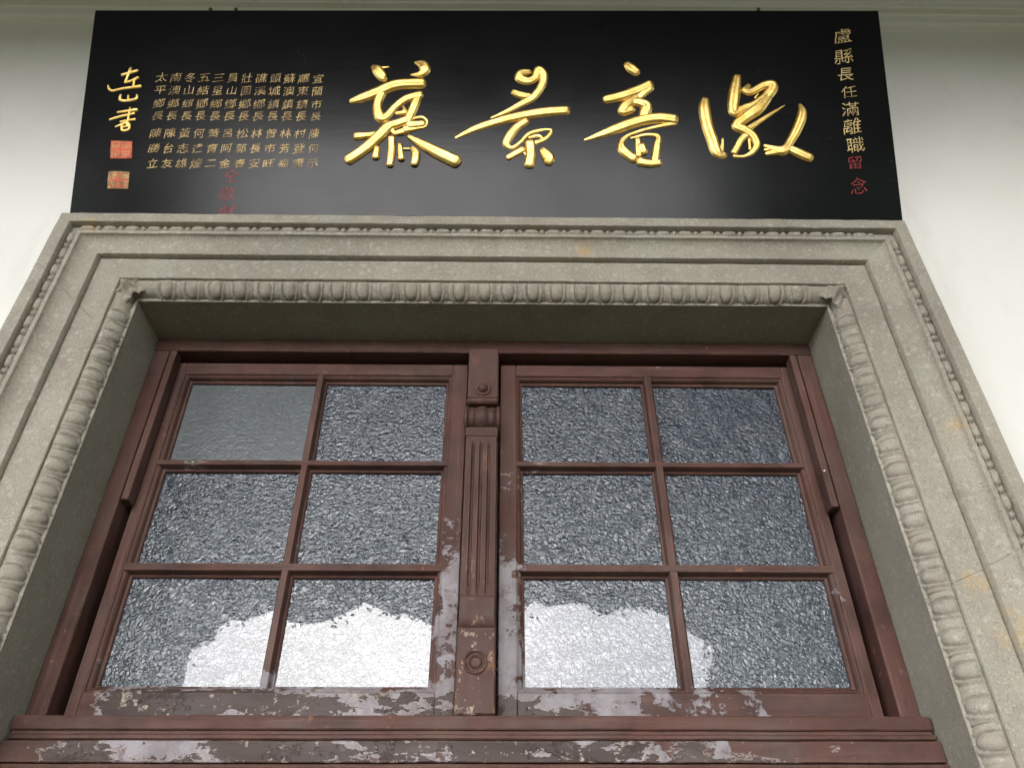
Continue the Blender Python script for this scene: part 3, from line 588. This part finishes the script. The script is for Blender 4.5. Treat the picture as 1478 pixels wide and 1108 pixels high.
# centre post
PX = -.002
pst = MB(); pst.box(PX - .085, PX + .085, .0855, .144, .335, 1.0295, .001); pst.box(PX - .0345, PX + .0345, FY, .145, .335, 1.1295, .0015); pst.build('post', M['worn'], fr)
ub = MB(); ub.box(PX - .0335, PX + .0335, FY - .016, FY + .002, .990, 1.1290, .002)
ub.box(PX - .0345, PX + .0345, FY - .020, FY + .002, .974, .9885, .004)
ub.build('post_block', M['worn'], fr)
bs = MB()
bs.lathe([(.0185, .000), (.0185, -.002), (.0165, -.004), (.0140, -.003), (.0125, -.003)] + [(.0118 * math.cos(a), -.003 - .0105 * math.sin(a)) for a in [math.pi / 2 * k / 8 for k in range(9)]], (PX, FY - .016, 1.013))
bs.build('boss', M['paint'], fr)
sc = MB(); pr = []
xsn = [(-.0385, .012), (-.0385, .025), (-.0365, .028), (-.0325, .028), (-.0305, .025), (-.029, .0225)]
for k in range(25):
    q = k / 24; x = lerp(-.028, .028, q)
    r = .0235 + .0030 * abs(math.sin(q * math.pi * 4)) + .0050 * math.exp(-((q - .5) / .10) ** 2)
    xsn.append((x, r))
xsn += [(.029, .0225), (.0305, .025), (.0325, .028), (.0365, .028), (.0385, .025), (.0385, .012)]
sc.lathe([(r, x) for x, r in xsn], (PX, FY - .012, .934), 'X', 36)
sc.lathe([(0, -.0405), (.008, -.0405), (.010, -.0385), (.012, -.038)], (PX, FY - .012, .934), 'X', 20)
sc.lathe([(0, .0405), (.008, .0405), (.010, .0385), (.012, .038)], (PX, FY - .012, .934), 'X', 20)
sc.build('scroll', M['worn'], fr)
nb = MB(); nb.box(PX - .0345, PX + .0345, FY - .024, FY + .002, .884, .9085, .003); nb.build('scroll_base', M['worn'], fr)
# fluted tongue with a rolled lower end
fp = MB(); rows = []; HW = .0325
zs_ = [.8835, .8830, .875, .868] + [lerp(.862, .545, k / 28) for k in range(29)] + [.54, .535] + [.510 + .030 * math.cos(a) - .005 for a in [math.pi * k / 16 for k in range(2, 17)]]
for zi, z in enumerate(zs_):
    yf = FY - .024 - .006 * sstep(.80, .55, z)
    if zi >= len(zs_) - 15:
        a = math.pi * (zi - (len(zs_) - 15) + 2) / 16
        yf = FY - .004 - .0265 * math.sin(min(a, math.pi)) ** .55 if a > math.pi / 2 else FY - .0305 - .0035 * math.sin(2 * a)
    fade = sstep(.872, .858, z) * sstep(.535, .552, z); row = [(PX - HW, FY + .002, z), (PX - HW, yf + .002, z)]
    for k in range(49):
        x = lerp(-HW + .0015, HW - .0015, k / 48)
        gdep = sum(.0075 * math.exp(-((x - c) / .0026) ** 4) for c in (-.0165, 0, .0165)) * fade
        row.append((PX + x, min(yf + gdep, FY + .001), z))
    row += [(PX + HW, yf + .002, z), (PX + HW, FY + .002, z)]
    rows.append(row)
fp.grid(rows); fp.build('fluted_panel', M['worn'], fr, 45)
pb = MB(); pb.box(PX - .0345, PX + .0345, FY - .022, FY + .002, .330, .4800, .003); pb.build('plinth_block', M['worn'], fr)
rg = MB()
rg.lathe([(.0215, .002), (.0215, -.0030), (.0200, -.0045), (.0180, -.0040), (.0165, -.0010), (.0140, .0005), (.0120, -.0005), (.0112, -.0040), (.0098, -.0055), (.0080, -.0045), (.0065, -.0022), (.0, -.0018)], (PX - .001, FY - .0221, .417), 'Y', 40)
rg.build('ring_rosette', M['worn'], fr)

# bottom rails: long mouldings across the opening
def long_rail(name, pf, x0, x1, mat):
    mb = MB(); rows = []; n = 90
    for i in range(n + 1):
        x = lerp(x0, x1, i / n); rows.append([(x, y + .0008 * nz(x, y, z, 9), z + .0009 * nz(x, z, y, 8)) for y, z in pf])
    mb.grid(rows)
    o = len(mb.v); k = len(pf)
    mb.v += [rows[0][j] for j in range(k)] + [rows[-1][j] for j in range(k)]
    mb.f += [tuple(range(o, o + k)), tuple(range(o + 2 * k - 1, o + k - 1, -1))]
    return mb.build(name, mat, fr, 30)
long_rail('upper_rail', [(.05, .3300), (-.088, .3270), (-.0925, .3255), (-.094, .3220), (-.094, .3060), (-.0925, .3040), (-.0875, .3030), (-.0875, .2985), (-.0925, .2975), (-.0955, .2945), (-.0955, .2905), (-.0930, .2885), (-.080, .2880), (-.080, .2700), (.05, .2700)], -W + .006, W - .006, M['paint_across'])
long_rail('flat_rail', [(-.079, .2870), (-.098, .2862), (-.1000, .2845), (-.1005, .2550), (-.0990, .2535), (-.079, .2530)], -W + .003, W - .003, M['peeling_across'])
long_rail('lower_rail', [(-.075, .2525), (-.096, .2520), (-.1030, .2500), (-.1045, .2460), (-.1030, .2430), (-.0970, .2420), (-.0970, .2370), (-.105, .2360), (-.109, .2330), (-.109, .2150), (-.100, .2130), (-.092, .2120), (-.092, .002), (.05, .002)], -W + .003, W - .003, M['paint_across'])

# ------------------------------------------------------------------ sashes
SY = -.028
ROWS = [(1.0746, .864), (.839, .630), (.6011, .3955)]
def sash(name, X0, X1, panes, label, mat, hazy=None):
    top, bot = 1.1190, .3320
    rt = empty(name, ((X0 + X1) / 2, 0, bot), label, 'window sash', 'paired six-pane window sashes')
    gx0, gx1 = panes[0][0], panes[-1][1]; gz1, gz0 = ROWS[0][0], ROWS[-1][1]
    bead = .015
    for a, b in ((X0, gx0 - bead), (gx1 + bead, X1)):
        s = MB(); s.box(a, b, SY, .030, bot, top, .0015); s.build('stile', mat, rt)
    for a, b in ((gz1 + bead, top), (bot, gz0 - bead)):
        s = MB(); s.box(gx0 - bead + .0004, gx1 + bead - .0004, SY + .0006, .029, a, b, .0012); s.build('rail', M['peeling_across'], rt)
    pf = [(0.0, .004), (0.0, -.0055), (.0020, -.0080), (.0045, -.0090), (.0055, -.0115), (.0060, -.0165), (.0085, -.0205), (.0120, -.0225), (.0130, -.0262), (.0152, -.0275)]
    bd = MB()
    c = [(gx0, gz0), (gx0, gz1), (gx1, gz1), (gx1, gz0)]; o = [(-1, -1), (-1, 1), (1, 1), (1, -1)]
    for k in range(4): sweep(bd, pf, c[k], c[(k + 1) % 4], o[k], o[(k + 1) % 4], 5)
    bd.build('moulding', mat, rt)
    def bar_prof(w):
        h = [(w / 2, .004), (w / 2, -.0055), (w / 2 - .0020, -.0080), (w / 2 - .0040, -.0088), (w / 2 - .0048, -.0150), (w / 2 - .0062, -.0190), (w / 2 - .0068, -.0245), (w / 2 - .0080, -.0258)]
        return h + [(-t, y) for t, y in reversed(h)]
    for i in range(len(panes) - 1):
        a, b = panes[i][1], panes[i + 1][0]; s = MB()
        sweep(s, bar_prof(b - a), ((a + b) / 2, gz0 - .0142), ((a + b) / 2, gz1 + .0142), (1, 0), (1, 0), 5); s.build('glazing_bar', mat, rt)
    for i in range(2):
        a, b = ROWS[i + 1][0], ROWS[i][1]; s = MB()
        pfh = [(t, y - .0006) for t, y in bar_prof(b - a)]
        sweep(s, pfh, (gx0 - .0142, (a + b) / 2), (gx1 + .0142, (a + b) / 2), (0, 1), (0, 1), 5); s.build('glazing_bar', M['peeling_across'], rt)
    rnd = random.Random(name + str(X0))
    for r, (zt, zb) in enumerate(ROWS):
        for k, (a, b) in enumerate(panes):
            s = MB()
            tx, tz = rnd.uniform(-.0012, .0012), rnd.uniform(-.0012, .0012)   # panes never sit perfectly true
            vs = [(x, y + tx * (1 if x == a - .003 else -1) + tz * (1 if z == zt + .003 else -1), z) for y in (0, .004) for x, z in ((a - .003, zb - .003), (b + .003, zb - .003), (b + .003, zt + .003), (a - .003, zt + .003))]
            s.add(vs, [(0, 1, 2, 3), (7, 6, 5, 4), (0, 4, 5, 1), (1, 5, 6, 2), (2, 6, 7, 3), (3, 7, 4, 0)])
            hz = (r, k) == hazy
            p = s.build('glass_pane', M['smooth_glass'] if hz else M['glass'], rt)
            if hz: p['label'] = 'smoother hazy grey pane, finer grained than its neighbours'
    return rt
sash('window_sash', -.7150, -.0400, [(-.680, -.393), (-.3665, -.0895)], 'maroon window sash left of the carved post, heavily flaked along its bottom rail', M['peeling'], (0, 0))
sash('window_sash', .0370, .7150, [(.0865, .3650), (.3935, .680)], 'maroon window sash right of the carved post, bottom right corner still sound', M['peeling'])

# ------------------------------------------------------------------ black plaque
T = R(20.0); O = Vector((0, -.250, 1.379)); S_ = Vector((0, -math.sin(T), math.cos(T))); N_ = Vector((0, -math.cos(T), -math.sin(T)))
def on(a, b, h=0.0): return tuple(O + Vector((a, 0, 0)) + S_ * b + N_ * h)
pq = empty('plaque', on(0, 0, -.02), 'black lacquered wooden plaque with large gilt brush characters leaning out above the window', 'plaque')
bb = MB(); cs = [(-.9600, .001), (.9745, .001), (.9985, .6030), (-.9925, .5740)]
front = []
for h, i in ((-.04, .002), (-.038, 0), (-.0015, 0), (0, .0015)):
    front.append([on(a - math.copysign(i, a), b + (i if b < .3 else -i), h) for a, b in cs])
bb.grid(front, closed_v=True); o = len(bb.v)
bb.f += [(o - 4, o - 3, o - 2, o - 1), (3, 2, 1, 0)]
bb.build('board', M['lacquer'], pq)

def catmull(pts, n=7):
    if len(pts) == 2: return [tuple(lerp(a, b, k / n) for a, b in zip(*pts)) for k in range(n + 1)]
    P = [pts[0]] + list(pts) + [pts[-1]]; out = []
    for i in range(1, len(P) - 2):
        for k in range(n):
            t = k / n; q = []
            for c in range(3):
                p0, p1, p2, p3 = P[i - 1][c], P[i][c], P[i + 1][c], P[i + 2][c]
                q.append(.5 * (2 * p1 + (p2 - p0) * t + (2 * p0 - 5 * p1 + 4 * p2 - p3) * t * t + (3 * p1 - p0 - 3 * p2 + p3) * t ** 3))
            out.append(tuple(q))
    out.append(tuple(P[-2])); return out
def brush(mb, stroke, relief, base=0.0, n=7, fat=1.0):
    """one raised brush stroke: rounded ridge that swells and thins like the brush"""
    c = [(p, q, w * fat) for p, q, w in catmull(stroke, n)]; m = len(c); rows = []
    ext = []
    for i, (a, b, w) in enumerate(c):
        j0, j1 = max(0, i - 1), min(m - 1, i + 1)
        dx, dy = c[j1][0] - c[j0][0], c[j1][1] - c[j0][1]; L = math.hypot(dx, dy) or 1e-6; dx, dy = dx / L, dy / L
        ext.append((a, b, max(w, .001), dx, dy))
    a, b, w, dx, dy = ext[0]; head = [(a - dx * w * .30, b - dy * w * .30, w * .35, dx, dy), (a - dx * w * .20, b - dy * w * .20, w * .78, dx, dy)]
    a, b, w, dx, dy = ext[-1]; tail = [(a + dx * w * .20, b + dy * w * .20, w * .78, dx, dy), (a + dx * w * .30, b + dy * w * .30, w * .35, dx, dy)]
    for a, b, w, dx, dy in head + ext + tail:
        row = []
        for k in range(11):
            q = k / 10 * 2 - 1
            hh = relief * w * (1 - abs(q) ** 4.0) ** .6
            hh -= relief * w * .10 * math.exp(-(q / .25) ** 2)       # shallow trough the brush leaves down the middle
            row.append(on(a - dy * q * w / 2, b + dx * q * w / 2, base + hh))
        rows.append(row)
    mb.grid(rows); mb.f += [tuple(range(len(mb.v) - 11, len(mb.v))), tuple(range(len(mb.v) - len(rows) * 11, len(mb.v) - len(rows) * 11 + 11))]
for key, lab in (('hui', 'rightmost large gilt character'), ('yin', 'large gilt character second from the right'), ('jing', 'large gilt character second from the left'), ('moo', 'leftmost large gilt character')):
    cb_ = MB()
    for i, st in enumerate(STROKES[key]): brush(cb_, st, .29, -.0012 + .0003 * i, 7, 1.16)
    cb_.build('large_character', M['gold'], pq, 70)['label'] = lab
sg = MB()
for i, st in enumerate(STROKES['sig'] + STROKES['shu']): brush(sg, st, .32, -.0006 + .0001 * i, 5, 1.2)
sg.build('signature', M['gold'], pq, 70)

GLYPH = {}
def glyph(ch):
    if ch not in GLYPH:
        cu = bpy.data.curves.new('glyph', 'FONT'); cu.body = ch; cu.size = 1.0; cu.offset = -.006; cu.extrude = .02; cu.resolution_u = 4
        ob = bpy.data.objects.new('glyph', cu); COL.objects.link(ob)
        dg = bpy.context.evaluated_depsgraph_get(); me = bpy.data.meshes.new_from_object(ob.evaluated_get(dg))
        vs = [v.co.copy() for v in me.vertices]; fs = [tuple(p.vertices) for p in me.polygons]
        bpy.data.objects.remove(ob); bpy.data.curves.remove(cu); bpy.data.meshes.remove(me)
        x0, x1 = min(v.x for v in vs), max(v.x for v in vs); y0, y1 = min(v.y for v in vs), max(v.y for v in vs)
        GLYPH[ch] = ([Vector((v.x - (x0 + x1) / 2, v.y - (y0 + y1) / 2, v.z)) for v in vs], fs)
    return GLYPH[ch]
def write(mb, ch, a, b, size, seed, thick=.05):
    vs, fs = glyph(ch); out = []
    rn = random.Random(seed); slant, rise = rn.uniform(.0, .12), rn.uniform(.10, .21); sx, sy = rn.uniform(.92, 1.06), rn.uniform(.88, 1.02)
    for v in vs:
        x, y = v.x * sx, v.y * sy
        x, y = x + .045 * nz(x, y, seed, 3.0) + .028 * nz(x, y, seed, 10), y + .045 * nz(y, x, seed + 9, 3.0) + .028 * nz(y, x, seed + 9, 10)
        x, y = x + slant * y, y + rise * x
        out.append(on(a + x * size, b + y * size, .0006 + (v.z + .02) * thick * size))
    mb.add(out, fs)
def write_all(name, chars, mat, seed, k):
    for j, (ch, a, b, s) in enumerate(chars):
        tb = MB(); write(tb, ch, a, b, s * k, seed + j * 3.3); tb.build(name, mat, pq)
for i, colm in enumerate(NAMES): write_all('small_character', colm, M['gold_paint'], i * 17, 1.06)
write_all('dedication_character', DEDICATION[:7], M['gold_line'], 301, .98)
write_all('red_character', DEDICATION[7:] + OFFERING, M['red_paint'], 321, .98)
rs = random.Random(5)
for k, q in enumerate(SEALS):
    sb_ = MB(); cen = [sum(p[0] for p in q) / 4, sum(p[1] for p in q) / 4]
    lo = [on(a, b, -.0005) for a, b in q]; hi = [on(lerp(a, cen[0], .03), lerp(b, cen[1], .03), .0016) for a, b in q]
    sb_.grid([lo, hi], closed_v=True); sb_.f.append((4, 5, 6, 7)); se = sb_.build('seal', M['vermilion'], pq)
    se['label'] = ('upper square red seal', 'lower square red seal with more gold')[k]
    gl = MB()
    def qp(u, v):                              # u, v in 0..1 inside the seal, v downwards
        t0 = [lerp(q[0][c], q[1][c], u) for c in (0, 1)]; t1 = [lerp(q[3][c], q[2][c], u) for c in (0, 1)]
        return lerp(t0[0], t1[0], v), lerp(t0[1], t1[1], v)
    def line(u0, v0, u1, v1, w): brush(gl, [(*qp(u0, v0), w), (*qp((u0 + u1) / 2 + rs.uniform(-.02, .02), (v0 + v1) / 2 + rs.uniform(-.02, .02)), w * 1.2), (*qp(u1, v1), w)], .25, .0012, 3)
    wd = .0018 if k == 0 else .0030
    for cx in (.05, .52):
        for cy in (.05, .53):
            line(cx + .02, cy + .06, cx + .40, cy + .05, wd); line(cx + .04, cy + .2, cx + .38, cy + .2, wd)
            line(cx + .06, cy + .06, cx + .05, cy + .40, wd); line(cx + .36, cy + .06, cx + .37, cy + .40, wd)
            line(cx + .2, cy + .2, cx + .21, cy + .40, wd); line(cx + .1, cy + .33, cx + .34, cy + .31, wd)
            if k: line(cx + .08, cy + .13, cx + .34, cy + .13, wd)
    for e in ((0, 0, 1, 0), (1, 0, 1, 1), (1, 1, 0, 1), (0, 1, 0, 0)): line(*[lerp(.03, .97, c) for c in e], wd * .8)
    gl.build('seal_carving', M['gold_paint'], se)
for a, b in HOOKS:
    hk = MB(); c = on(a, b + .004, -.012)
    hk.lathe([(0, .012), (.004, .011), (.0048, .008), (.003, .004), (.0028, -.004)], c, 'Z', 12)
    hk.build('nail_head', M['iron'], pq)

# ------------------------------------------------------------------ trees across the yard (mirrored in the panes and the lacquer)
def tree(name, label, base, trunk_top, blobs, seed, n_leaf):
    rn = random.Random(seed); rt = empty(name, (*base, GZ), label, 'tree', 'trees across the yard')
    tb = MB(); rows = []; H = trunk_top - GZ
    for i in range(9):
        f = i / 8; r = lerp(.24, .10, f); cx = base[0] + .25 * nz(f * 2, seed, 0); cy = base[1] + .25 * nz(seed, f * 2, 3)
        rows.append([(cx + r * math.cos(k * .785), cy + r * math.sin(k * .785), GZ + H * f) for k in range(8)])
    tb.grid(rows, closed_v=True)
    for bx, by, bz, *_ in blobs:
        p0 = Vector((base[0], base[1], trunk_top - .5)); p1 = Vector((bx, by, bz)); rr = []
        u = (p1 - p0).normalized(); s = u.orthogonal().normalized(); w = u.cross(s)
        for i in range(5):
            f = i / 4; c = p0.lerp(p1, f); r = lerp(.09, .03, f)
            rr.append([tuple(c + s * r * math.cos(k * 1.05) + w * r * math.sin(k * 1.05)) for k in range(6)])
        tb.grid(rr, closed_v=True)
    tb.build('trunk', M['bark'], rt)
    cr = MB(); tot = sum(b[3] * b[4] * b[5] for b in blobs)
    for bx, by, bz, rx, ry, rz in blobs:
        # dense inner mass of the clump
        rows = []
        for i in range(13):
            th = math.pi * i / 12; row = []
            for k in range(20):
                ph = 2 * math.pi * k / 20; d = Vector((math.sin(th) * math.cos(ph), math.sin(th) * math.sin(ph), math.cos(th)))
                f = .90 + .20 * noise.noise(d * 2.6 + Vector((seed, bx, bz)))
                row.append((bx + d.x * rx * f, by + d.y * ry * f, bz + d.z * rz * f))
            rows.append(row)
        cr.grid(rows, closed_v=True)
        for _ in range(int(n_leaf * rx * ry * rz / tot)):
            d = Vector((rn.gauss(0, 1), rn.gauss(0, 1), rn.gauss(0, 1))).normalized()
            f = rn.uniform(.84, .915) * (1 + .22 * noise.noise(d * 2.6 + Vector((seed, bx, bz)))) * (1.0 + .10 * noise.noise(d * 9 + Vector((seed, 0, 0))))
            c = Vector((bx + d.x * rx * f, by + d.y * ry * f, bz + d.z * rz * f))
            t = Vector((rn.gauss(0, 1), rn.gauss(0, 1), rn.gauss(0, .7))).normalized(); s = t.orthogonal().normalized() * rn.uniform(.016, .03); l = t * rn.uniform(.03, .06)
            cr.add([c - l, c + s, c + l, c - s], [(0, 1, 2, 3)])
    cr.build('crown', M['leaf'], rt, 60)
tree('broadleaf_tree', 'broad leafy tree across the yard, left of the bright gap mirrored in the window', (-6.2, -9.6), 3.6,
     [(-5.5, -9.6, 3.1, 1.30, 1.5, 2.7), (-4.75, -9.5, 4.75, 1.35, 1.2, 1.25), (-3.6, -9.5, 6.2, 2.6, 2.0, 2.25), (-6.2, -9.6, 6.6, 2.4, 2.0, 2.6), (-0.9, -9.8, 6.68, 2.5, 2.0, 2.55), (-3.0, -9.8, 8.9, 3.2, 2.2, 2.2)], 3.7, 26000)
tree('broadleaf_tree', 'broad leafy tree across the yard, right of the bright gap mirrored in the window', (5.2, -9.6), 3.6,
     [(4.9, -9.6, 3.2, 1.95, 1.6, 2.8), (1.6, -9.4, 6.3, 2.3, 2.0, 2.40), (3.6, -9.6, 5.9, 2.2, 2.0, 2.4), (6.2, -9.4, 6.6, 2.4, 2.0, 2.6), (2.4, -9.8, 9.0, 3.4, 2.2, 2.3)], 8.1, 26000)
tree('broadleaf_tree', 'unseen dense leafy tree added furthest to the right to block side light', (9.6, -8.2), 3.2,
     [(9.2, -8.0, 3.2, 2.8, 2.2, 4.4), (13.0, -6.5, 3.0, 3.0, 2.4, 4.2), (10.4, -7.6, 7.0, 3.4, 2.2, 2.4)], 5.5, 12000)  # out of view, added and spread wide to cut light from the right
